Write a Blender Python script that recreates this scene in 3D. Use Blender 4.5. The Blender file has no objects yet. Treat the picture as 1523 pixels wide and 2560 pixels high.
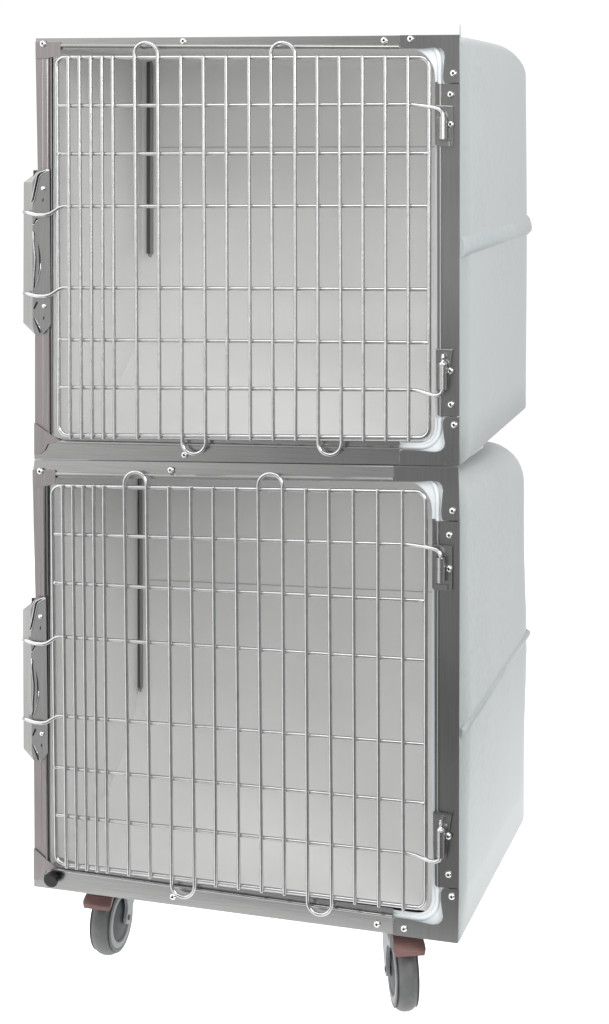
import bpy, bmesh, math
from mathutils import Vector, Matrix
from mathutils.geometry import tessellate_polygon

S = bpy.context.scene
COL = S.collection

# ------------------------------------------------------------------ camera
TH = math.radians(17.03)            # the cage front is turned 17 degrees away from the view axis
FPX = 4800.0                        # focal length in photograph pixels (1523 wide)
CX, HY = 761.5, 330.0               # principal column, horizon row
D0 = 3.91                           # distance along the axis to the right front edge
FWD = Vector((-math.sin(TH), math.cos(TH), 0))
RGT = Vector((math.cos(TH), math.sin(TH), 0))
UP = Vector((0, 0, 1))
CAMH = 1.843
CAM = -D0 * (FWD + RGT * ((1150 - CX) / FPX)); CAM.z = CAMH

cd = bpy.data.cameras.new('camera'); cam = bpy.data.objects.new('camera', cd); COL.objects.link(cam)
cam.location = CAM
cam.rotation_euler = (math.pi / 2, 0, TH)
cd.sensor_fit = 'HORIZONTAL'; cd.sensor_width = 36; cd.lens = 36 * FPX / 1523
cd.shift_y = (HY - 1280) / 1523
cd.clip_start = .05; cd.clip_end = 200
S.camera = cam

# ------------------------------------------------------------------ studio light
def ramp(nt, fac, stops):
    r = nt.nodes.new('ShaderNodeValToRGB')
    el = r.color_ramp.elements
    while len(el) > 1: el.remove(el[-1])
    el[0].position = stops[0][0]; el[0].color = (*stops[0][1], 1) if hasattr(stops[0][1], '__len__') else (stops[0][1],) * 3 + (1,)
    for p, c in stops[1:]:
        e = el.new(p); e.color = (*c, 1) if hasattr(c, '__len__') else (c, c, c, 1)
    nt.links.new(fac, r.inputs[0])
    return r.outputs[0]

W = bpy.data.worlds.new('World'); S.world = W; W.use_nodes = True
nt = W.node_tree; nt.nodes.clear()
tc = nt.nodes.new('ShaderNodeTexCoord'); sp = nt.nodes.new('ShaderNodeSeparateXYZ')
nt.links.new(tc.outputs['Generated'], sp.inputs[0])
def wmath(op, a, b):
    m = nt.nodes.new('ShaderNodeMath'); m.operation = op
    for i, v in enumerate((a, b)):
        if isinstance(v, (int, float)): m.inputs[i].default_value = v
        else: nt.links.new(v, m.inputs[i])
    return m.outputs[0]
yy = wmath('ADD', wmath('MULTIPLY', sp.outputs['Y'], .5), .5)          # 0 in front of the cages, 1 behind them
xx = wmath('ADD', wmath('MULTIPLY', sp.outputs['X'], .5), .5)
zz = wmath('ADD', wmath('MULTIPLY', sp.outputs['Z'], .5), .5)
front = ramp(nt, xx, [(0, 1.4), (.25, 1.2), (.31, .76), (.375, .18), (.52, .13), (.75, .18), (1, .32)])
frontz = ramp(nt, zz, [(.0, 1.3), (.40, 1.15), (.50, .95), (.62, 1.55), (1, 1.9)])
fm = wmath('MULTIPLY', front, frontz)
wy = ramp(nt, yy, [(.60, 0), (.80, 1.0)])
mask = wy
val = wmath('ADD', wmath('MULTIPLY', mask, 1.06), wmath('MULTIPLY', fm, wmath('SUBTRACT', 1.0, mask)))
bg = nt.nodes.new('ShaderNodeBackground'); bg.inputs['Strength'].default_value = 1.0
cmb = nt.nodes.new('ShaderNodeCombineColor')
for i in range(3): nt.links.new(val, cmb.inputs[i])
nt.links.new(cmb.outputs[0], bg.inputs['Color'])
wo = nt.nodes.new('ShaderNodeOutputWorld'); nt.links.new(bg.outputs[0], wo.inputs[0])

def area(name, loc, target, sx, sy, power, col=(1, 1, 1)):
    l = bpy.data.lights.new(name, 'AREA'); l.shape = 'RECTANGLE'; l.size = sx; l.size_y = sy
    l.energy = power; l.color = col
    o = bpy.data.objects.new(name, l); COL.objects.link(o); o.location = loc
    o.rotation_euler = (Vector(target) - Vector(loc)).to_track_quat('-Z', 'Y').to_euler()
    return o
area('softbox_lamp', (-.3, -1.9, 4.1), (-.45, .1, .9), 3.0, 2.4, 60)
area('front_fill_lamp', (.7, -4.8, 1.7), (-.45, 0, 1.0), 1.6, 2.0, 41)
area('side_softbox_lamp', (2.6, -2.5, 2.9), (-.3, .2, 1.0), 1.7, 1.8, 90)
area('floor_whitening_lamp', (-1.25, 2.5, -.6), (-1.25, 2.5, 1), 3.4, 6.0, 1.22 * math.pi * 20.4)  # added lamp under the floor sheet, keeps it white and shadowless

S.view_settings.view_transform = 'Standard'; S.view_settings.look = 'None'
S.view_settings.exposure = 0; S.view_settings.gamma = 1
S.view_settings.use_curve_mapping = False
S.render.engine = 'CYCLES'
S.cycles.max_bounces = 10; S.cycles.diffuse_bounces = 5; S.cycles.glossy_bounces = 5
S.cycles.sample_clamp_indirect = 6

# ------------------------------------------------------------------ materials
def mat(name, col, rough=.5, metal=0., spec=.5):
    m = bpy.data.materials.new(name); m.use_nodes = True
    b = m.node_tree.nodes['Principled BSDF']
    b.inputs['Base Color'].default_value = (*col, 1)
    b.inputs['Roughness'].default_value = rough; b.inputs['Metallic'].default_value = metal
    b.inputs['Specular IOR Level'].default_value = spec
    return m, m.node_tree, b

def noise(t, scale, detail=3, vec=(1, 1, 1), rough=.5):
    c = t.nodes.new('ShaderNodeTexCoord'); mp = t.nodes.new('ShaderNodeMapping')
    mp.inputs['Scale'].default_value = vec
    n = t.nodes.new('ShaderNodeTexNoise'); n.inputs['Scale'].default_value = scale
    n.inputs['Detail'].default_value = detail; n.inputs['Roughness'].default_value = rough
    t.links.new(c.outputs['Object'], mp.inputs[0]); t.links.new(mp.outputs[0], n.inputs['Vector'])
    return n.outputs['Fac']

def bump(t, b, h, strength, dist):
    n = t.nodes.new('ShaderNodeBump'); n.inputs['Strength'].default_value = strength
    n.inputs['Distance'].default_value = dist
    t.links.new(h, n.inputs['Height']); t.links.new(n.outputs[0], b.inputs['Normal'])

def steel(name, base, rough, vec, tint=(1, .992, .984)):
    m, t, b = mat(name, (base,) * 3, rough, 1.0)
    n = noise(t, 6, 4, vec, .6)
    lo = tuple(base * .9 * k for k in tint); hi = tuple(base * 1.08 * k for k in tint)
    t.links.new(ramp(t, n, [(.3, lo), (.7, hi)]), b.inputs['Base Color'])
    n2 = noise(t, 2.2, 3)
    t.links.new(ramp(t, n2, [(.25, rough - .06), (.75, rough + .08)]), b.inputs['Roughness'])
    bump(t, b, n, .12, .0006)
    return m

M = {}
M['steel_h'] = steel('brushed_steel_across', .385, .24, (1.2, 1.2, 60))
M['steel_v'] = steel('brushed_steel_upright', .275, .28, (60, 60, 1.2))
M['steel_warm'] = steel('brushed_steel_warm', .35, .34, (60, 60, 1.2), (1.0, .93, .92))  # same steel, pinkish tint of reflections put into its colour
M['wire'] = steel('polished_wire', .56, .22, (8, 8, 8), (.985, .995, 1.0))
M['steel_latch'] = steel('brushed_steel_latch', .31, .28, (60, 60, 1.2))
M['screw'] = steel('polished_screw', .85, .14, (8, 8, 8), (1, 1, 1))
m, t, b = mat('socket_dark', (.03, .03, .03), .5); M['dark'] = m

m, t, b = mat('grey_white_moulded_plastic', (.66, .70, .71), .36, 0, .45)
n = noise(t, 55, 4); n2 = noise(t, 2.5, 3)
mx = t.nodes.new('ShaderNodeMath'); mx.operation = 'ADD'
t.links.new(n, mx.inputs[0]); t.links.new(n2, mx.inputs[1])
t.links.new(ramp(t, mx.outputs[0], [(.7, (.445, .475, .483)), (1.3, (.485, .518, .525))]), b.inputs['Base Color'])
add = t.nodes.new('ShaderNodeMath'); add.operation = 'MULTIPLY_ADD'; add.inputs[1].default_value = .05
t.links.new(n, add.inputs[0]); t.links.new(noise(t, 3.2, 1), add.inputs[2])
bump(t, b, add.outputs[0], .35, .012); M['shell'] = m

m, t, b = mat('white_liner_plastic', (.72, .74, .75), .38, 0, .5)
n = noise(t, 3, 3)
t.links.new(ramp(t, n, [(.3, (.74, .738, .73)), (.7, (.79, .787, .778))]), b.inputs['Base Color'])
bump(t, b, noise(t, 70, 2), .06, .0005); M['liner'] = m
m, t, b = mat('white_lip_plastic', (.76, .80, .82), .35, 0, .5); M['lip'] = m
bump(t, b, noise(t, 40, 2), .05, .0005)
m, t, b = mat('slot_dark_metal', (.085, .085, .083), .5, 0); M['rail_dark'] = m
bump(t, b, noise(t, 30, 2), .08, .0005)
m, t, b = mat('slot_edge_metal', (.24, .24, .235), .4, 0); M['rail_edge'] = m

m, t, b = mat('grey_joint_line', (.38, .38, .375), .5); M['joint'] = m
m, t, b = mat('grey_rubber_tyre', (.09, .093, .096), .48, 0, .35)
n = noise(t, 14, 5, (1, 1, 1), .65)
t.links.new(ramp(t, n, [(.3, (.085, .088, .09)), (.7, (.145, .145, .142))]), b.inputs['Base Color'])
bump(t, b, noise(t, 120, 3), .1, .0005); M['tyre'] = m
m, t, b = mat('light_grey_rim_plastic', (.20, .21, .215), .42, 0, .4); M['rim'] = m
bump(t, b, noise(t, 90, 2), .05, .0004)
m, t, b = mat('charcoal_hub_plastic', (.028, .035, .037), .5, 0, .35); M['hub'] = m
bump(t, b, noise(t, 90, 2), .05, .0004)
m, t, b = mat('grey_fork_plastic', (.25, .265, .275), .42, 0, .4); M['fork'] = m
bump(t, b, noise(t, 90, 2), .05, .0004)
m, t, b = mat('brown_pedal_plastic', (.13, .065, .058), .42, 0, .4)
n = noise(t, 25, 4)
t.links.new(ramp(t, n, [(.3, (.135, .07, .064)), (.7, (.18, .098, .09))]), b.inputs['Base Color']); M['pedal'] = m
m, t, b = mat('black_knob_plastic', (.006, .006, .0065), .25, 0, .4); M['knob'] = m

m = bpy.data.materials.new('white_translucent_sheet'); m.use_nodes = True
t = m.node_tree; t.nodes.clear()
tr = t.nodes.new('ShaderNodeBsdfTranslucent'); tr.inputs[0].default_value = (.97, .97, .97, 1)
out = t.nodes.new('ShaderNodeOutputMaterial'); t.links.new(tr.outputs[0], out.inputs[0]); M['floor'] = m

# ------------------------------------------------------------------ mesh helpers
def link(name, bm, material, parent=None, smooth=False, bevel=0, normals=True):
    if normals: bmesh.ops.recalc_face_normals(bm, faces=bm.faces[:])
    me = bpy.data.meshes.new(name); bm.to_mesh(me); bm.free()
    mats = material if isinstance(material, (list, tuple)) else [material]
    for k in mats: me.materials.append(M[k])
    if smooth:
        for p in me.polygons: p.use_smooth = len(p.vertices) <= 4
    o = bpy.data.objects.new(name, me); COL.objects.link(o)
    if parent: o.parent = parent
    if bevel:
        bv = o.modifiers.new('bevel', 'BEVEL'); bv.width = bevel; bv.segments = 2
        bv.limit_method = 'ANGLE'; bv.angle_limit = math.radians(50)
    return o

def empty(name, loc=(0, 0, 0)):
    o = bpy.data.objects.new(name, None); COL.objects.link(o); o.location = loc; o.empty_display_size = .1
    return o

def add_tube(bm, pts, r, seg=12, cap=True):
    pts = [Vector(p) for p in pts]
    n = len(pts); rings = []
    t0 = (pts[1] - pts[0]).normalized()
    ref = Vector((0, 1, 0)) if abs(t0.y) < .9 else Vector((1, 0, 0))
    u = t0.cross(ref).normalized()
    for i, p in enumerate(pts):
        if i == 0: t = t0
        elif i == n - 1: t = (pts[-1] - pts[-2]).normalized()
        else: t = ((pts[i + 1] - p).normalized() + (p - pts[i - 1]).normalized()).normalized()
        u = (u - t * u.dot(t)).normalized(); v = t.cross(u)
        rr = r[i] if isinstance(r, (list, tuple)) else r
        rings.append([bm.verts.new(p + (u * math.cos(a) + v * math.sin(a)) * rr)
                      for a in [2 * math.pi * k / seg for k in range(seg)]])
    for a, b in zip(rings, rings[1:]):
        for k in range(seg):
            bm.faces.new((a[k], a[(k + 1) % seg], b[(k + 1) % seg], b[k]))
    if cap:
        bm.faces.new(rings[0][::-1]); bm.faces.new(rings[-1])

def add_loop(bm, pts, r, seg=12):
    """closed tube"""
    pts = [Vector(p) for p in pts]; n = len(pts); rings = []
    for i, p in enumerate(pts):
        t = (pts[(i + 1) % n] - pts[i - 1]).normalized()
        v = Vector((0, 1, 0)); u = t.cross(v).normalized()
        rings.append([bm.verts.new(p + (u * math.cos(a) + v * math.sin(a)) * r)
                      for a in [2 * math.pi * k / seg for k in range(seg)]])
    for i in range(n):
        a, b = rings[i], rings[(i + 1) % n]
        for k in range(seg):
            bm.faces.new((a[k], a[(k + 1) % seg], b[(k + 1) % seg], b[k]))

def fillet(pts, rad, n=6, closed=False):
    """round the inner corners of a polyline"""
    pts = [Vector(p) for p in pts]; out = []
    N = len(pts)
    for i, p in enumerate(pts):
        if not closed and i in (0, N - 1): out.append(p); continue
        a, c = pts[i - 1], pts[(i + 1) % N]
        r = rad[i] if isinstance(rad, (list, tuple)) else rad
        if r <= 0: out.append(p); continue
        da, dc = a - p, c - p
        ra = min(r, da.length * .48); rc = min(r, dc.length * .48)
        A = p + da.normalized() * ra; C = p + dc.normalized() * rc
        for k in range(n + 1):
            s = k / n
            # circular-ish blend (rational quadratic)
            w = .7071
            b0, b1, b2 = (1 - s) ** 2, 2 * s * (1 - s) * w, s * s
            out.append((A * b0 + p * b1 + C * b2) / (b0 + b1 + b2))
    return out

def add_plate(bm, outline, thick, holes=()):
    """outline: list of world points (front face); extruded towards +Y by thick"""
    loops = [[Vector(p) for p in outline]] + [[Vector(p) for p in h] for h in holes]
    flat = [p for l in loops for p in l]
    tris = tessellate_polygon([[Vector((p.x, p.z, 0)) for p in l] for l in loops])
    fv = [bm.verts.new(p) for p in flat]; bv = [bm.verts.new(p + Vector((0, thick, 0))) for p in flat]
    for t in tris:
        try:
            bm.faces.new([fv[i] for i in t]); bm.faces.new([bv[i] for i in reversed(t)])
        except ValueError: pass
    i0 = 0
    for l in loops:
        n = len(l)
        for k in range(n):
            a, b = i0 + k, i0 + (k + 1) % n
            bm.faces.new((fv[a], fv[b], bv[b], bv[a]))
        i0 += n

def add_lathe(bm, prof, origin, axis, seg=24, cap_ends=True):
    """prof: (radius, distance along axis)"""
    axis = Vector(axis).normalized(); origin = Vector(origin)
    ref = Vector((0, 0, 1)) if abs(axis.z) < .9 else Vector((1, 0, 0))
    u = axis.cross(ref).normalized(); v = axis.cross(u)
    rings = []
    for r, h in prof:
        if r < 1e-6: rings.append([bm.verts.new(origin + axis * h)])
        else: rings.append([bm.verts.new(origin + axis * h + (u * math.cos(a) + v * math.sin(a)) * r)
                            for a in [2 * math.pi * k / seg for k in range(seg)]])
    fs = []
    for a, b in zip(rings, rings[1:]):
        for k in range(seg):
            k2 = (k + 1) % seg
            if len(a) == 1 and len(b) == 1: continue
            if len(a) == 1: f = bm.faces.new((a[0], b[k2], b[k]))
            elif len(b) == 1: f = bm.faces.new((a[k], a[k2], b[0]))
            else: f = bm.faces.new((a[k], a[k2], b[k2], b[k]))
            fs.append(f)
    if cap_ends:
        for r in (rings[0], rings[-1]):
            if len(r) > 1: bm.faces.new(r)
    return fs

# measured points: a photograph pixel on the upright plane at depth Y becomes a point of the place
def at(px, py, Y=0.):
    d = FWD + RGT * ((px - CX) / FPX) + UP * ((HY - py) / FPX)
    t = (Y - CAM.y) / d.y
    return CAM + d * t

# the lower cage has the same drawing as the upper one, seen lower and a little closer on its right
H = ((0.8889170064580987, 0.006010993988717653, 1.5277625059234943),
     (-0.10130646388418595, 0.9977660453008795, 1070.6279809060356),
     (-9.542685960427168e-05, 5.7388204607576414e-06, 1.0))
def warp(x, y):
    w = H[2][0] * x + H[2][1] * y + H[2][2]
    return ((H[0][0] * x + H[0][1] * y + H[0][2]) / w, (H[1][0] * x + H[1][1] * y + H[1][2]) / w)

# ------------------------------------------------------------------ floor
bm = bmesh.new()
bm.faces.new([bm.verts.new(p) for p in ((-2.95, -.45, 0), (.45, -.45, 0), (.45, 5.5, 0), (-2.95, 5.5, 0))])
fl = link('floor', bm, 'floor'); fl['kind'] = 'structure'          # made translucent so the added lamp below washes out shadows

# ------------------------------------------------------------------ screw (one mesh for all)
def screw_mesh():
    bm = bmesh.new()
    R = .0073
    prof = [(R, 0), (R, .0012), (R * .95, .0026), (R * .80, .0042), (R * .60, .0052), (R * .40, .0055), (R * .36, .0050), (R * .34, .0022)]
    add_lathe(bm, prof, (0, 0, 0), (0, -1, 0), 20, False)
    for f in bm.faces: f.smooth = True
    c = [bm.verts.new((R * .35 * math.cos(a), -.0022, R * .35 * math.sin(a))) for a in [math.pi / 3 * k for k in range(6)]]
    f = bm.faces.new(c); f.material_index = 1
    bmesh.ops.recalc_face_normals(bm, faces=bm.faces[:])
    me = bpy.data.meshes.new('screw'); bm.to_mesh(me); bm.free()
    me.materials.append(M['screw']); me.materials.append(M['dark'])
    return me
SCREW = screw_mesh()

# ------------------------------------------------------------------ one cage
def build_cage(lower):
    root_px = (85, 2217) if lower else (85, 1148)
    root = empty('kennel_cage')
    q = (lambda x, y: warp(x, y)) if lower else (lambda x, y: (x, y))
    P = lambda x, y, Y=0.: at(*q(x, y), Y)
    def T(x):                                   # top edge of the frame
        if lower:
            u = min(1147, max(83, warp(x, 95)[0])); return at(u, 1150 + 17 * (u - 83) / 1064, 0)
        return at(x, 95 - 9 * (x - 88) / 1062, 0)
    def B(x):                                   # bottom edge of the frame
        if lower:
            u = min(1146, max(84, warp(x, 1150)[0])); return at(u, 2217 + 141 * (u - 84) / 1061, 0)
        return at(x, 1148 + 16 * (x - 85) / 1063, 0)
    def sh(p, Y): return Vector((p.x, Y, p.z))
    def line(a, b, Y, n=2):
        return [P(a[0] + (b[0] - a[0]) * k / (n - 1), a[1] + (b[1] - a[1]) * k / (n - 1), Y) for k in range(n)]
    def screws(lst, parent, Y):
        for x, y in lst:
            p = at(x, y, Y)
            o = bpy.data.objects.new('screw', SCREW); COL.objects.link(o)
            o.location = p; o.parent = parent; o.rotation_euler = (0, (x * 1.7) % 1, 0)

    # ---- moulded outer shell (sides, roof, back)
    zt_r, zt_l = T(1150).z, T(88).z
    zb_r, zb_l = B(1148).z, B(85).z
    xr, xl = at(1146.5 if lower else 1149.3, 600, 0).x, at(96, 600, 0).x
    rt = .085 if lower else .018
    lift = -.038 if lower else .001
    Yb = .775 if lower else .79; y0 = .42; drop = .062 if lower else .080
    ys = [.006, .1, .2, .3, .40] + [y0 + (Yb - y0) * math.sin(math.pi / 2 * k / 12) for k in range(1, 13)]
    bm = bmesh.new(); rings = []
    zs_r = at(1150, 1838 if lower else 625, 0).z
    for Y in ys:
        e = max(0, (Y - y0) / (Yb - y0))
        dz = drop * (1 - math.sqrt(max(0, 1 - e ** 2.2)))
        ins = .014 * max(0, (Y - .70) / (Yb - .70)) ** 3
        a, bx = xl + ins, xr - ins
        lf = -.0035 + (lift + .0035) * min(1, Y / (.4 if lower else .12))
        zr, zl = zt_r + lf - dz, zt_l + lf - dz
        rise = (.018 if not lower else .004) * Y / Yb
        pts = []
        nb = 10
        for k in range(nb + 1):                                      # right side, upwards
            s = k / nb; z = zb_r + rise + (zr - rt - zb_r - rise) * s
            bul = .007 * math.exp(-((z - zs_r) / .16) ** 2) if lower else .003 * math.exp(-((z - zs_r) / .3) ** 2)
            pts.append(Vector((bx + bul * min(1, Y / .1), Y, z)))
        for k in range(1, 8):
            an = math.pi / 2 * k / 8
            pts.append(Vector((bx - rt + rt * math.cos(an), Y, zr - rt + rt * math.sin(an))))
        for k in range(9):
            s = k / 8; pts.append(Vector((bx - rt + (a + rt - bx + rt) * s, Y, zr + (zl - zr) * s)))
        for k in range(1, 8):
            an = math.pi / 2 * (1 - k / 8)
            pts.append(Vector((a + rt - rt * math.cos(an), Y, zl - rt + rt * math.sin(an))))
        for k in range(nb + 1):
            s = k / nb; pts.append(Vector((a, Y, zl - rt + (zb_l + rise - zl + rt) * s)))
        rings.append([bm.verts.new(p) for p in pts])
    for r1, r2 in zip(rings, rings[1:]):
        for k in range(len(r1) - 1):
            bm.faces.new((r1[k], r1[k + 1], r2[k + 1], r2[k]))
    bm.faces.new(rings[-1])
    shell = link('outer_shell', bm, 'shell', root, smooth=True)
    me = shell.data
    for p in me.polygons:
        if len(p.vertices) > 4: p.use_smooth = False
    so = shell.modifiers.new('thickness', 'SOLIDIFY'); so.thickness = .003; so.offset = -1

    # ---- joint ridge round the shell
    zs1 = at(1150, 1838 if lower else 622, 0).z
    rise = .012 if not lower else .02
    bm = bmesh.new()
    bx = xr + (.0065 if lower else .0025)
    path = [Vector((bx, .012, zs1)), Vector((bx, Yb - .02, zs1 + rise)), Vector((bx - .02, Yb + .001, zs1 + rise)),
            Vector((xl + .02, Yb + .001, zs1 + rise)), Vector((xl - .001, Yb - .02, zs1 + rise)), Vector((xl - .001, .012, zs1))]
    outn = [Vector((1, 0, 0)), Vector((1, .4, 0)), Vector((.4, 1, 0)), Vector((-.4, 1, 0)), Vector((-1, .4, 0)), Vector((-1, 0, 0))]
    if lower: prof = [(-.003, .009), (.0028, .006), (.0042, .002), (.0042, -.002), (.0028, -.006), (-.003, -.009)]
    else: prof = [(-.003, .024), (.0015, .018), (.0056, .004), (.0070, -.005), (.0056, -.013), (.0012, -.017), (-.003, -.022)]
    rr = [[bm.verts.new(p + n.normalized() * a + UP * z) for a, z in prof] for p, n in zip(path, outn)]
    for a, b in zip(rr, rr[1:]):
        for k in range(len(prof) - 1): bm.faces.new((a[k], a[k + 1], b[k + 1], b[k]))
    bm.faces.new(rr[0]); bm.faces.new(rr[-1])
    link('seam_ridge', bm, 'shell', shell, smooth=True)
    if not lower:
        bm = bmesh.new()
        add_plate(bm, [at(1148, 60, .004), at(1152.5, 60, .004), at(1152.5, 94, .004), at(1148, 94, .004)], .003)
        link('cutout_sliver', bm, 'shell', shell, bevel=.0006)  # thin sliver repeating a cut-out remnant, not a part of the shell

    # ---- white liner: box with a wide scoop between floor and back wall
    Yl = .53
    ox0, oy0, ox1, oy1 = 127, 119, 1087, 1105
    x0 = P(ox0, 600).x; x1 = P(ox1, 600).x
    zc0, zc1 = P(ox0, oy0).z, P(ox1, oy0).z
    zf0, zf1 = P(ox0, oy1).z, P(ox1, oy1).z
    hs = .285
    prof = []
    for k in range(17):
        s = k / 16
        an = math.pi / 2 * s
        prof.append((.02 + (Yl - .02) * math.sin(an), hs * (1 - math.cos(an)), 0))      # offsets from the floor
    cr = .035
    prof2 = [(Yl - cr + cr * math.cos(math.pi / 2 * k / 6), -cr + cr * math.sin(math.pi / 2 * k / 6)) for k in range(7)]
    bm = bmesh.new()
    def column(x, zf, zc):
        v = [bm.verts.new((x, .013, zf))] + [bm.verts.new((x, y, zf + h)) for y, h, _ in prof]
        for k in range(1, 8):
            s = k / 8; v.append(bm.verts.new((x, Yl, zf + hs + (zc - cr - zf - hs) * s)))
        v += [bm.verts.new((x, y, zc + h)) for y, h in prof2]
        v.append(bm.verts.new((x, .013, zc)))
        return v
    N = 24
    cols = [column(x0 + (x1 - x0) * k / N, zf0 + (zf1 - zf0) * k / N, zc0 + (zc1 - zc0) * k / N) for k in range(N + 1)]
    for a, b in zip(cols, cols[1:]):
        for k in range(len(a) - 1):
            f = bm.faces.new((a[k], a[k + 1], b[k + 1], b[k])); f.smooth = True
    ca = column(x0, zf0, zc0); cb = column(x1, zf1, zc1)
    bm.faces.new(ca); bm.faces.new(cb)
    lin = link('liner', bm, 'liner', root)
    # back wall joint with its faint line
    bm = bmesh.new()
    ya = at(*q(396, 368), Yl).z; yb = at(*q(1060, 366), Yl).z
    add_tube(bm, [(at(*q(392, 368), Yl).x, Yl - .0006, ya), (x1 - .002, Yl - .0006, yb)], .0008, 6)
    link('back_wall_joint', bm, 'joint', lin)

    # ---- lip of the liner round the opening
    bm = bmesh.new()
    outer = [P(100, 105, .008), P(1126, 100, .008), P(1126, 1140, .008), P(100, 1125, .008)]
    inner = fillet([P(ox0, oy0, .008), P(ox1, oy0, .008), P(ox1, oy1 + 2, .008), P(ox0, oy1, .008)], [.025, .060, .032, .02], 8, True)
    add_plate(bm, outer, .005, [inner])
    lip = link('liner_lip', bm, 'lip', lin, bevel=.0015)
    # raised soft bead at the right of the opening
    bm = bmesh.new()
    bead = fillet([P(1050, 112, .010), P(1101, 112, .010), P(1101, 1118, .010), P(1000, 1116, .010)], .045, 8)
    add_tube(bm, bead, .006, 12)
    link('liner_bead', bm, 'lip', lip, smooth=True)

    # ---- slotted channel in the back corner
    bm = bmesh.new()
    def bar(xa, xb, ya, yb, Ya, Yb2):
        c = [at(*q(xa, ya), Ya), at(*q(xb, ya), Ya), at(*q(xb, yb), Ya), at(*q(xa, yb), Ya)]
        add_plate(bm, c, Yb2 - Ya)
    bar(366, 374.5, 123, 634, Yl - .009, Yl - .001)
    rail = link('divider_channel', bm, 'rail_dark', root, bevel=.001)
    bm = bmesh.new(); bar(374.6, 380, 123, 636, Yl - .011, Yl - .001)
    add_tube(bm, [at(*q(373, 634), Yl - .02), at(*q(372, 640), Yl - .02), at(*q(377, 643), Yl - .02), at(*q(378, 634), Yl - .02)], .0022, 8)
    link('channel_edge', bm, 'rail_edge', rail, bevel=.001)

    # ---- recessed steel jamb inside the frame (left, top and bottom)
    bm = bmesh.new()
    add_plate(bm, [P(110, 118, .004), P(128.5, 118, .004), P(131, 1100, .004), P(110, 1100, .004)], .003)
    link('jamb_strip', bm, 'steel_v', root, bevel=.0008)
    bm = bmesh.new()
    pts = [P(130, 1080, .0035), P(134, 1092, .0035), P(146, 1095, .0035), P(999, 1103, .0035), P(998, 1128, .0035), P(120, 1112, .0035)]
    add_plate(bm, pts, .003)
    link('sill_strip', bm, 'steel_h', root, bevel=.0008)
    bm = bmesh.new()
    add_plate(bm, [P(128, 108, .0035), P(1050, 112, .0035), P(1050, 121, .0035), P(128, 123, .0035)], .003)
    link('header_strip', bm, 'steel_h', root, bevel=.0008)

    # ---- frame rails and posts
    bm = bmesh.new()
    tl, trr = T(88), T(1001)
    add_plate(bm, [sh(tl, .0065 if lower else .0025), sh(trr, .0065 if lower else .0025), P(999, 116, .001), P(88, 117, .001)], .004)
    add_tube(bm, line((140, 113.5), (999, 117), .001), .0042, 12)
    top = link('top_rail', bm, 'steel_h', root, bevel=.0006)
    bm = bmesh.new()
    add_plate(bm, [P(118, 1103, 0), P(160, 1106, 0), P(998, 1123, 0), sh(B(998), .001), sh(B(85), .001), P(86, 1094, 0)], .003)
    add_tube(bm, fillet([P(118, 1101.5, 0), P(160, 1105, 0), P(998, 1121.5, 0)], .02), .0034, 12)
    bot = link('bottom_rail', bm, 'steel_h', root, bevel=.0006)
    bm = bmesh.new()
    add_plate(bm, [P(88.5, 138, 0), P(122, 138, 0), P(121, 600, 0), P(124, 1092, 0), P(87, 1066, 0), P(87, 840, 0), P(94, 430, 0)], .003)
    add_tube(bm, line((117.5, 146), (122, 1086), .0005), .0028, 10)
    add_tube(bm, line((107, 146), (108, 1076), .0008), .0012, 8)
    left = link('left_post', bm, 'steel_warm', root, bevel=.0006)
    bm = bmesh.new()
    rp = fillet([P(1092.5, 209, 0), P(1150, 209, 0), P(1148.5, 1041, 0), P(1094, 1041, 0)], [.0001, 0, 0, .006], 5, True)
    add_plate(bm, rp, .003)
    add_tube(bm, line((1101.5, 209), (1102, 1040), .0012), .0036, 12)
    add_plate(bm, [P(1088, 204, .002), P(1094, 204, .002), P(1094, 362, .002), P(1088, 362, .002)], .002)
    right = link('right_post', bm, 'steel_v', root, bevel=.0006)

    # ---- corner plates
    bm = bmesh.new()
    ptl = [P(88, 104, -.0035), P(102, 104, -.0035), P(103, 107, -.0035), P(116, 107, -.0035), P(117, 104, -.0035)]
    ptl += fillet([P(140, 104, -.0035), P(151, 104, -.0035), P(150, 132, -.0035)], .006, 4)[1:]
    ptl += [P(150, 139, -.0035), P(141, 141, -.0035), P(137, 146, -.0035), P(136, 142, -.0035), P(119, 145, -.0035), P(88.5, 146, -.0035)]
    add_plate(bm, ptl, .002)
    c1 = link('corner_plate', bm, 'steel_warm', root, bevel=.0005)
    bm = bmesh.new()
    tr0, tr1 = sh(T(999.5), -.003), sh(T(1150), -.003)
    o = [tr0, tr1, P(1150, 207.5, -.003), P(1113, 207.5, -.003), P(1109.5, 203, -.003), P(1108, 195, -.003), P(1108, 180, -.003),
         P(1110, 158, -.003), P(1112, 140, -.003), P(1110, 129, -.003), P(1103.5, 121, -.003), P(1093, 118, -.003),
         P(1080, 118.5, -.003), P(1058, 120.5, -.003), P(1006, 120.5, -.003), P(1000.5, 116, -.003)]
    add_plate(bm, o, .003)
    c2 = link('corner_plate', bm, 'steel_v', root, bevel=.0005)
    bm = bmesh.new()
    o = [P(1149, 1043, -.003), P(1115, 1043, -.003), P(1110, 1046, -.003), P(1107.5, 1054, -.003), P(1107.5, 1072, -.003),
         P(1110, 1092, -.003), P(1112.5, 1108, -.003), P(1110, 1118, -.003), P(1102, 1126, -.003), P(1090, 1129.5, -.003),
         P(1076, 1129, -.003), P(1050, 1126, -.003), P(1008, 1124, -.003), P(1000, 1127, -.003), sh(B(999), -.003), sh(B(1148), -.003)]
    add_plate(bm, o, .003)
    c3 = link('corner_plate', bm, 'steel_v', root, bevel=.0005)
    bm = bmesh.new()
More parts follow.
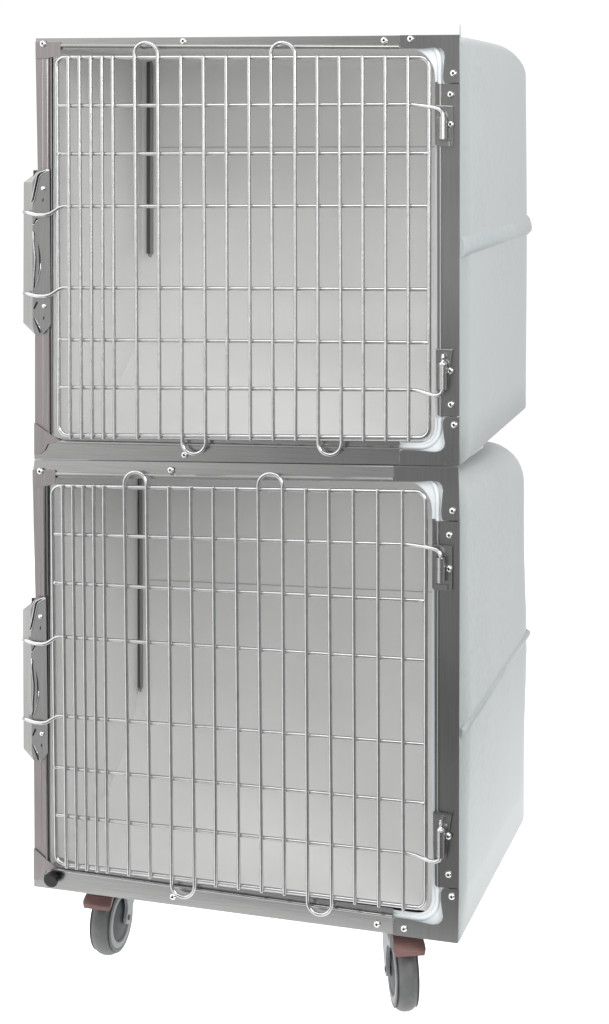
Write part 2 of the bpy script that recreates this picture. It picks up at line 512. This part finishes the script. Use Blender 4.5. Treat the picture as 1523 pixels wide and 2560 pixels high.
    o = [P(85, 1058, -.0035), P(92, 1061, -.0035), P(111, 1075, -.0035), P(131, 1089, -.0035), P(143, 1097, -.0035),
         P(152, 1102, -.0035), P(120, 1110, -.0035), P(112, 1126, -.0035), P(98, 1136, -.0035), P(85, 1137, -.0035)]
    add_plate(bm, o, .002)
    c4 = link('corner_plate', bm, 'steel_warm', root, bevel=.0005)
    if lower:
        screws([(427, 1175)], top, -.001); screws([(101, 1178)], c1, -.0035); screws([(1132, 1277)], c2, -.003)
        screws([(433, 2241), (943, 2310)], bot, 0); screws([(1011, 2321), (1130, 2241)], c3, -.003)
        screws([(1124, 1338), (1122, 2186)], right, 0)
    else:
        screws([(459, 103), (961, 101)], top, .001); screws([(108, 109)], c1, -.0035); screws([(1027, 97), (1134, 183)], c2, -.003)
        screws([(462, 1137)], bot, 0); screws([(1136, 1062)], c3, -.003)
        screws([(1127, 236), (1128, 1011)], right, 0)

    # ---- door: wire frame, six cross wires, upright wires and hairpins
    RP, RV, RH = .0049, .0041, .0042
    YP, YV = -.0072, -.0148
    bm = bmesh.new()
    add_loop(bm, fillet([P(142, 143.5, YP), P(1073, 143.5, YP), P(1073, 1094.5, YP), P(148, 1087.5, YP)], .020, 8, True), RP)
    door = link('door_frame', bm, 'wire', root, smooth=True)
    ut = [170, 198, 226, 254, 281, 336, 394, 452, 508, 565, 622, 677, 737, 793, 848, 906, 963, 1020]
    ub = [176, 204, 231, 259, 286.5, 344, 400, 456, 514.5, 569, 626.5, 683.5, 739.5, 796, 854, 909, 965, 1022]
    yb = lambda x: 1087.5 + 7 * (x - 148) / 925
    tops = {5: 6, 11: 12}; bots = {7: 8, 13: 14}
    used = set()
    def vert(i, end_t=None, end_b=None):
        a = (ut[i], 139) ; b = (ub[i], yb(ub[i]) + 9)
        return a, b
    def wire(name, pts, r):
        out, rad = [pts[0]], [r[0] if isinstance(r, list) else r]
        for i in range(1, len(pts)):                                  # keep the rings close together so the bends shade locally
            a, b = pts[i - 1], pts[i]
            n = 1 + int((b - a).length / .03)
            ra, rb = (r[i - 1], r[i]) if isinstance(r, list) else (r, r)
            if n > 1:
                out += [a.lerp(b, .0015 / (b - a).length)]; rad += [ra]
            for k in range(1, n): out.append(a.lerp(b, k / n)); rad.append(ra + (rb - ra) * k / n)
            if n > 1:
                out += [b.lerp(a, .0015 / (b - a).length)]; rad += [rb]
            out.append(b); rad.append(rb)
        bm = bmesh.new(); add_tube(bm, out, rad, 14); return link(name, bm, 'wire', door, smooth=True)
    def arc(xa, xb, ybase, ytip):
        c = (xa + xb) / 2; w = (xb - xa) / 2; out = []
        for k in range(1, 12):
            an = math.pi * k / 12
            out.append((c - w * math.cos(an), ybase + (ytip - ybase) * math.sin(an)))
        return out
    for i in range(18):
        if i in used: continue
        if i in tops:
            j = tops[i]; used |= {i, j}
            pts = [(ub[i], yb(ub[i]) + 9), (ut[i], 135)] + arc(ut[i], ut[j], 135, 106) + [(ut[j], 135), (ub[j], yb(ub[j]) + 9)]
            wire('hairpin_wire', [P(x, y, YV) for x, y in pts], RV)
        elif i in bots:
            j = bots[i]; used |= {i, j}
            yy0 = yb(ub[i]) + 16
            pts = [(ut[i], 139), (ub[i], yy0)] + arc(ub[i], ub[j], yy0, yy0 + 29) + [(ub[j], yy0), (ut[j], 139)]
            wire('hairpin_wire', [P(x, y, YV) for x, y in pts], RV)
        else:
            wire('upright_wire', [P(ut[i], 139, YV), P(ub[i], yb(ub[i]) + 9, YV)], RV)
    rows = [(264, 261), (384.5, 383), (515.5, 515), (719, 723.6), (849, 856.5), (968, 975)]
    if lower: rowsL = [(1335, 1362), (1457, 1501.5), (1591, 1650), (1789, 1860), (1918, 2007), (2037, 2137)]
    for n, (ya, yz) in enumerate(rows):
        if lower:
            la, lz = rowsL[n]
            g = lambda x, y=0, la=la, lz=lz: (warp(x, 600)[0], la + (lz - la) * (warp(x, 600)[0] - 140) / 905 + y)
        else:
            g = lambda x, y=0, ya=ya, yz=yz: (x, ya + (yz - ya) * (x - 150) / 900 + y)
        G = lambda x, y=0, Y=YP - .0003: at(*g(x, y), Y)
        if n in (2, 3):
            pts = [G(1069), G(172, 0), G(160, 0), G(148, 4, -.0085), G(136, 12, -.0105), G(125, 19, -.012), G(112, 21.5, -.0125),
                   G(92, 21, -.0115), G(78, 18, -.0085), G(59, 13, -.004)]
        elif n == 0:
            pts = [G(146), G(1028), G(1045, 1.5, -.008), G(1065, 4, -.011), G(1085, 7, -.0145), G(1097, 11, -.016), G(1105, 18, -.0165), G(1107.5, 28, -.0165), G(1107.5, 60, -.0165)]
        elif n == 5:
            pts = [G(150), G(1036), G(1052, 3, -.0085), G(1070, 9, -.012), G(1085, 13, -.015), G(1096, 13, -.0165), G(1104, 8, -.0168), G(1107, -1, -.0165), G(1107, -40, -.0165)]
        else:
            pts = [G(145), G(150), G(156), G(1060), G(1065), G(1070)]
        wire('cross_wire', pts, [.0052, .0046, RH, RH, .0046, .0052] if n in (1, 4) else RH)

    # ---- hinges
    def hinge(y0, y1, b0, b1, pin_up, sc):
        bm = bmesh.new()
        if pin_up:
            o = fillet([P(1090, y0, -.0045), P(1133, y0 + 2, -.0045), P(1133, y1, -.0045), P(1092, y1, -.0045)], [.0001, .004, .004, .002], 4, True)
        else:
            o = fillet([P(1090, y0, -.0045), P(1133, y0 + 1, -.0045), P(1130, y0 + 14, -.0045), P(1120, y1, -.0045), P(1091, y1, -.0045)], [.0001, .003, .01, .004, .002], 4, True)
        add_plate(bm, o, .002)
        # folded top edge
        add_plate(bm, [P(1090, y0 - 1, -.010), P(1132, y0 + 1, -.007), P(1132, y0 + 3.5, -.007), P(1090, y0 + 2, -.010)], .006)
        if pin_up: add_plate(bm, [P(1092, b1 + 4, -.0085), P(1122, b1 + 5, -.0085), P(1122, y1 - 1, -.0085), P(1092, y1 - 1, -.0085)], .005)
        h = link('hinge', bm, 'steel_h', root, bevel=.0005)
        bm = bmesh.new()
        add_tube(bm, [P(1107.5, b0, -.0165), P(1107.5, b1, -.0165)], .0083, 20)
        add_plate(bm, [P(1092, b0 + 1, -.0125), P(1108, b0 + 1, -.0125), P(1108, b1, -.0125), P(1092, b1, -.0125)], .0035)
        br = link('hinge_barrel', bm, 'steel_h', h, smooth=False, bevel=.0004)
        if not pin_up:
            bm = bmesh.new()
            add_lathe(bm, [(.0, .0), (.008, .0005), (.0092, .003), (.007, .006), (.003, .009), (.0025, .013), (.004, .0145), (.004, .018), (.002, .020), (.0035, .0225), (0, .024)],
                      P(1107.5, b0 + .5, -.0165), (0, 0, 1), 14, False)
            link('hinge_pin', bm, 'wire', h, smooth=True)
        screws([sc], h, -.0045)
    if lower:
        hinge(263, 366, 291, 348, True, (1123, 1422)); hinge(872, 978, 913, 973, False, (1121, 2090))
    else:
        hinge(263, 366, 291, 348, True, (1127, 311)); hinge(872, 978, 913, 973, False, (1126, 927))

    # ---- latch plate with its folded grip on the left
    L = lambda u, v: (40 + u * .18034, 400 + v * .18034)
    YL = -.0055
    def lp(u, v, Y=YL): return P(*L(u, v), Y)
    bm = bmesh.new()
    outl = [lp(320, 128), lp(460, 124), lp(462, 300), lp(478, 2290), lp(440, 2345), lp(372, 2412), lp(265, 2418), lp(232, 2300), lp(228, 300)]
    slot1 = [(430, 128.6), (445, 132), (350, 185), (325, 215), (246, 580), (226, 592), (214, 580), (300, 205), (330, 175)]
    slot2 = [(278, 808), (294, 822), (240, 892), (222, 886)]
    lens = [(232, 985)]
    for k in range(0, 13): lens.append((246 + 98 * math.sin(math.pi * k / 12), 985 + (1800 - 985) * k / 12))
    lens += [(236, 1795)] + [(238 + 24 * math.sin(math.pi * k / 8), 1795 - (1795 - 985) * k / 8) for k in range(1, 8)]
    slot3 = [(284, 1962), (299, 1978), (246, 2066), (230, 2058)]
    slot4 = [(226, 2190), (246, 2186), (345, 2396), (326, 2404)]
    slot1 = [(432, 131), (452, 139), (358, 194), (336, 222), (256, 580), (234, 588), (233, 560), (300, 206), (330, 174)]
    slot4 = [(240, 2190), (262, 2190), (352, 2388), (326, 2402)]
    slit = lambda u, v: [(u - 6, v - 22), (u + 9, v - 24), (u + 5, v + 22), (u - 11, v + 22)]
    lens = [(240, 985)]
    for k in range(0, 13): lens.append((250 + 94 * math.sin(math.pi * k / 12), 985 + (1800 - 985) * k / 12))
    lens += [(240 + 22 * math.sin(math.pi * k / 8), 1800 - (1800 - 985) * k / 8) for k in range(0, 8)]
    slot2 = [(282, 800), (306, 818), (256, 896), (238, 884)]
    slot3 = [(284, 1958), (308, 1976), (258, 2070), (240, 2058)]
    holes = [[lp(u, v) for u, v in h] for h in (slot1, slot2, lens, slot3, slot4, slit(375, 555), slit(385, 2190))]
    add_plate(bm, outl, .0018, holes)
    latch = link('latch_plate', bm, 'steel_latch', root, bevel=.0003)
    bm = bmesh.new()                                                     # folded grip, bent back and to the left
    YG = .012
    o = [lp(106, 306, YG), lp(265, 186, YL + .003), lp(320, 130, YL), lp(229, 310, YL), lp(232, 2300, YL), lp(264, 2418, YL + .002), lp(100, 2256, YG)]
    add_plate(bm, o, .0018)
    link('latch_grip', bm, 'steel_latch', latch, bevel=.0003)
    bm = bmesh.new()                                                     # dark sheet behind the cut-outs, also painting the grip window's shadow
    add_plate(bm, [lp(240, 140, -.0022), lp(455, 135, -.0022), lp(455, 2330, -.0022), lp(330, 2400, -.0022), lp(240, 2180, -.0022)], .0015)
    link('latch_shadow_backing', bm, 'dark', latch)
    bm = bmesh.new()                                                     # sliding bar filling the grip window
    add_plate(bm, [lp(246, 1010, -.0035), lp(296, 1080, -.0035), lp(316, 1290, -.0035), lp(322, 1480, -.0035), lp(296, 1700, -.0035), lp(246, 1790, -.0035)], .001)
    link('latch_slide', bm, 'steel_latch', latch)
    def rim(pts, r):
        bm = bmesh.new(); add_tube(bm, [lp(u, v, YL - .0002) for u, v in pts], r, 8); link('latch_edge', bm, 'wire', latch, smooth=True)
    rim([(440, 128), (322, 175), (294, 210), (212, 585)], .0017)
    rim([(460, 134), (352, 200), (330, 230), (256, 560), (238, 592), (212, 588)], .0015)
    rim([(240, 985), (238, 1100), (250, 1230), (263, 1350), (262, 1430), (248, 1600), (240, 1800)], .0014)
    rim([(345, 1430), (335, 1540), (305, 1680), (270, 1770), (236, 1812)], .0013)
    rim([(300, 826), (250, 895), (222, 892)], .0009)
    rim([(262, 2190), (372, 2408)], .0009)
    for (u, v) in ((380, 392), (392, 2022)):
        bm = bmesh.new()
        add_lathe(bm, [(.0052, 0), (.005, .002), (.0035, .0042), (0, .005)], lp(u, v), (0, -1, 0), 16, False)
        link('rivet', bm, 'screw', latch, smooth=True)
    return root, (zb_r, zb_l)

upper, _ = build_cage(False)
upper['label'] = 'upper steel-fronted kennel cage with white plastic shell, stacked on top of the wheeled one'
upper['category'] = 'kennel cage'; upper['group'] = 'stacked kennel cages'
lower, (LZr, LZl) = build_cage(True)
lower['label'] = 'lower steel-fronted kennel cage on casters with a black knob at its bottom left corner'
lower['category'] = 'kennel cage'; lower['group'] = 'stacked kennel cages'

# ------------------------------------------------------------------ black knob on the lower cage
bm = bmesh.new()
kp = at(134, 2191, -.004)
ax = Vector((-.02, -1, -.24)).normalized()
add_lathe(bm, [(.005, 0), (.005, .006)], kp, ax, 16)
prof = [(.010, .008), (.0125, .010), (.0128, .022)]
seg = 28
add_lathe(bm, [(.0125, .003), (.0150, .0045), (.0150, .0105)], kp, ax, 28)
add_lathe(bm, [(.0150, .0106), (.0162, .0114), (.0166, .0150), (.0158, .0172), (.013, .0178)], kp, ax, 32)
link('lock_knob', bm, 'knob', lower, smooth=False, bevel=.0004)

# ------------------------------------------------------------------ base panel and casters
bm = bmesh.new()
zb = min(LZl, LZr)
xL, xR = at(100, 2200, 0).x, at(1140, 2200, 0).x
zp = at(262, 2242, .07).z
def base_z(x): 
    s = (x - xL) / (xR - xL); return LZl + (LZr - LZl) * s + .040
bmv = [(xL, .012, base_z(xL)), (xR, .012, base_z(xR)), (xR, .735, base_z(xR)), (xL, .735, base_z(xL))]
lo = [bm.verts.new(p) for p in bmv]; hi = [bm.verts.new((p[0], p[1], p[2] + .004)) for p in bmv]
bm.faces.new(lo); bm.faces.new(hi)
for k in range(4): bm.faces.new((lo[k], lo[(k + 1) % 4], hi[(k + 1) % 4], hi[k]))
link('base_panel', bm, 'steel_h', lower)

RW = .0765
def build_caster(x, y, heading, lift=.015):
    """swivel caster; heading turns the front of the wheel from -Y towards +X"""
    zt = base_z(x)
    rot = Matrix.Translation((x, y, 0)) @ Matrix.Rotation(heading, 4, 'Z')
    def put(name, bm, m, parent, **kw):
        bmesh.ops.transform(bm, matrix=rot, verts=bm.verts[:]); return link(name, bm, m, parent, **kw)
    zc = RW
    # fork: crown, two arms reaching to the axle, top plate
    bm = bmesh.new()
    Rp = .052
    add_lathe(bm, [(.030, zt - .002), (.042, zt - .004), (.042, zt - .010), (.034, zt - .014)], (0, .012, 0), (0, 0, 1), 24)
    for s in (-1, 1):
        xo = s * .0305
        side = [(-.040, zt - .004), (.058, zt - .004), (.062, zt - .030), (.058, zc + .042), (.040, zc + .012), (.030, zc - .008), (.018, zc - .016),
                (.006, zc - .010), (.004, zc + .002), (.012, zc + .016), (.014, zc + .030), (.004, zc + .055), (-.018, zc + .066), (-.038, zc + .066)]
        side = fillet([Vector((0, p[0], p[1])) for p in side], .007, 3, True)
        a = [bm.verts.new((xo - .004, p.y, p.z)) for p in side]; b = [bm.verts.new((xo + .004, p.y, p.z)) for p in side]
        tris = tessellate_polygon([[Vector((p.y, p.z, 0)) for p in side]])
        for t in tris: bm.faces.new([a[i] for i in t]); bm.faces.new([b[i] for i in reversed(t)])
        n = len(side)
        for k in range(n): bm.faces.new((a[k], a[(k + 1) % n], b[(k + 1) % n], b[k]))
    for ya, yb2 in ((-.038, .060),):                                    # bridge between the arms, over the wheel
        c = [(-.0345, ya, zc + RW + .004), (.0345, ya, zc + RW + .004), (.0345, yb2, zc + RW + .004), (-.0345, yb2, zc + RW + .004)]
        lo = [bm.verts.new(p) for p in c]; hi = [bm.verts.new((p[0], p[1], zt - .003)) for p in c]
        bm.faces.new(lo); bm.faces.new(hi)
        for k in range(4): bm.faces.new((lo[k], lo[(k + 1) % 4], hi[(k + 1) % 4], hi[k]))
    fork = put('caster', bm, 'fork', lower, bevel=.0022)
    fork['label'] = 'grey swivel caster with brown brake pedal'
    # wheel
    bm = bmesh.new()
    w = .0240; R = RW
    prof = [(R * .76, -w + .001), (R * .82, -w), (R * .90, -w + .0012)]
    for k in range(0, 13):
        an = math.pi * (k / 12) ; prof.append((R - .0175 + .0175 * math.sin(an) ** .8, -(w - .002) * math.cos(an)))
    prof += [(R * .90, w - .0012), (R * .82, w), (R * .76, w - .001), (R * .76, -w + .001)]
    prof = [(r, h) for r, h in prof]
    add_lathe(bm, prof, (0, 0, zc), (1, 0, 0), 64, False)
    tyre = put('wheel', bm, 'tyre', fork, smooth=True)
    bm = bmesh.new()
    add_lathe(bm, [(R * .58, -w + .003), (R * .62, -w - .0008), (R * .765, -w - .0008), (R * .79, -w + .002), (R * .79, w - .002), (R * .765, w + .0008), (R * .62, w + .0008), (R * .58, w - .003)],
              (0, 0, zc), (1, 0, 0), 64, False)
    put('rim', bm, 'rim', fork, smooth=False, bevel=.0005)
    bm = bmesh.new()
    add_lathe(bm, [(0, -w - .0005), (R * .25, -w - .0008), (R * .5, -w + .0012), (R * .60, -w + .0028), (R * .60, w - .0028), (R * .5, w - .0012), (R * .25, w + .0008), (0, w + .0005)], (0, 0, zc), (1, 0, 0), 48, False)
    add_lathe(bm, [(.006, -.036), (.006, .036)], (0, .018, zc), (1, 0, 0), 16)
    put('hub', bm, 'hub', fork, smooth=False)
    # brake pedal: broad curved tread sloping down in front
    bm = bmesh.new()
    secs = []
    top = zc + RW + lift
    for k, (yy_, zz_, hw) in enumerate([(-.030, .000, .030), (-.050, -.001, .031), (-.064, -.005, .032), (-.077, -.012, .0335), (-.086, -.019, .034), (-.091, -.024, .032)]):
        row = []
        for j in range(9):
            s = -1 + 2 * j / 8
            row.append((hw * s, yy_ + .007 * s * s * (k / 5), top + zz_ - .003 * s * s))
        secs.append(row)
    tp = [[bm.verts.new(p) for p in r] for r in secs]
    bt = [[bm.verts.new((p[0] * .97, p[1] + .002, p[2] - .011)) for p in r] for r in secs]
    for g in (tp, bt):
        for a, b in zip(g, g[1:]):
            for k in range(8): bm.faces.new((a[k], a[k + 1], b[k + 1], b[k]))
    for k in range(8):
        bm.faces.new((tp[0][k], tp[0][k + 1], bt[0][k + 1], bt[0][k])); bm.faces.new((tp[-1][k], tp[-1][k + 1], bt[-1][k + 1], bt[-1][k]))
    for a, b, c, d in zip(tp, tp[1:], bt, bt[1:]):
        bm.faces.new((a[0], b[0], d[0], c[0])); bm.faces.new((a[8], b[8], d[8], c[8]))
    put('brake_pedal', bm, 'pedal', fork, smooth=False, bevel=.002)
    bm = bmesh.new()
    for yq, zq in ((-.054, -.0012), (-.066, -.0056), (-.077, -.0116)):
        add_tube(bm, [(-.016, yq, top + zq - .0004), (0, yq - .001, top + zq + .0002), (.016, yq, top + zq - .0004)], .0012, 6)
    put('pedal_grip', bm, 'pedal', fork)
    return fork

def floor_pt(px, py):
    d = FWD + RGT * ((px - CX) / FPX) + UP * ((HY - py) / FPX)
    return CAM + d * (-CAM.z / d.z)
pr = floor_pt(1008, 2521); pl = floor_pt(279, 2382)
print('CASTERS', pr, pl, 'base', base_z(pl.x), base_z(pr.x), LZl, LZr)
build_caster(pl.x, pl.y, math.radians(-1), .012)
build_caster(pr.x, pr.y, math.radians(24), .028)
build_caster(pl.x, .64, math.radians(10))
build_caster(pr.x, .64, math.radians(-15))
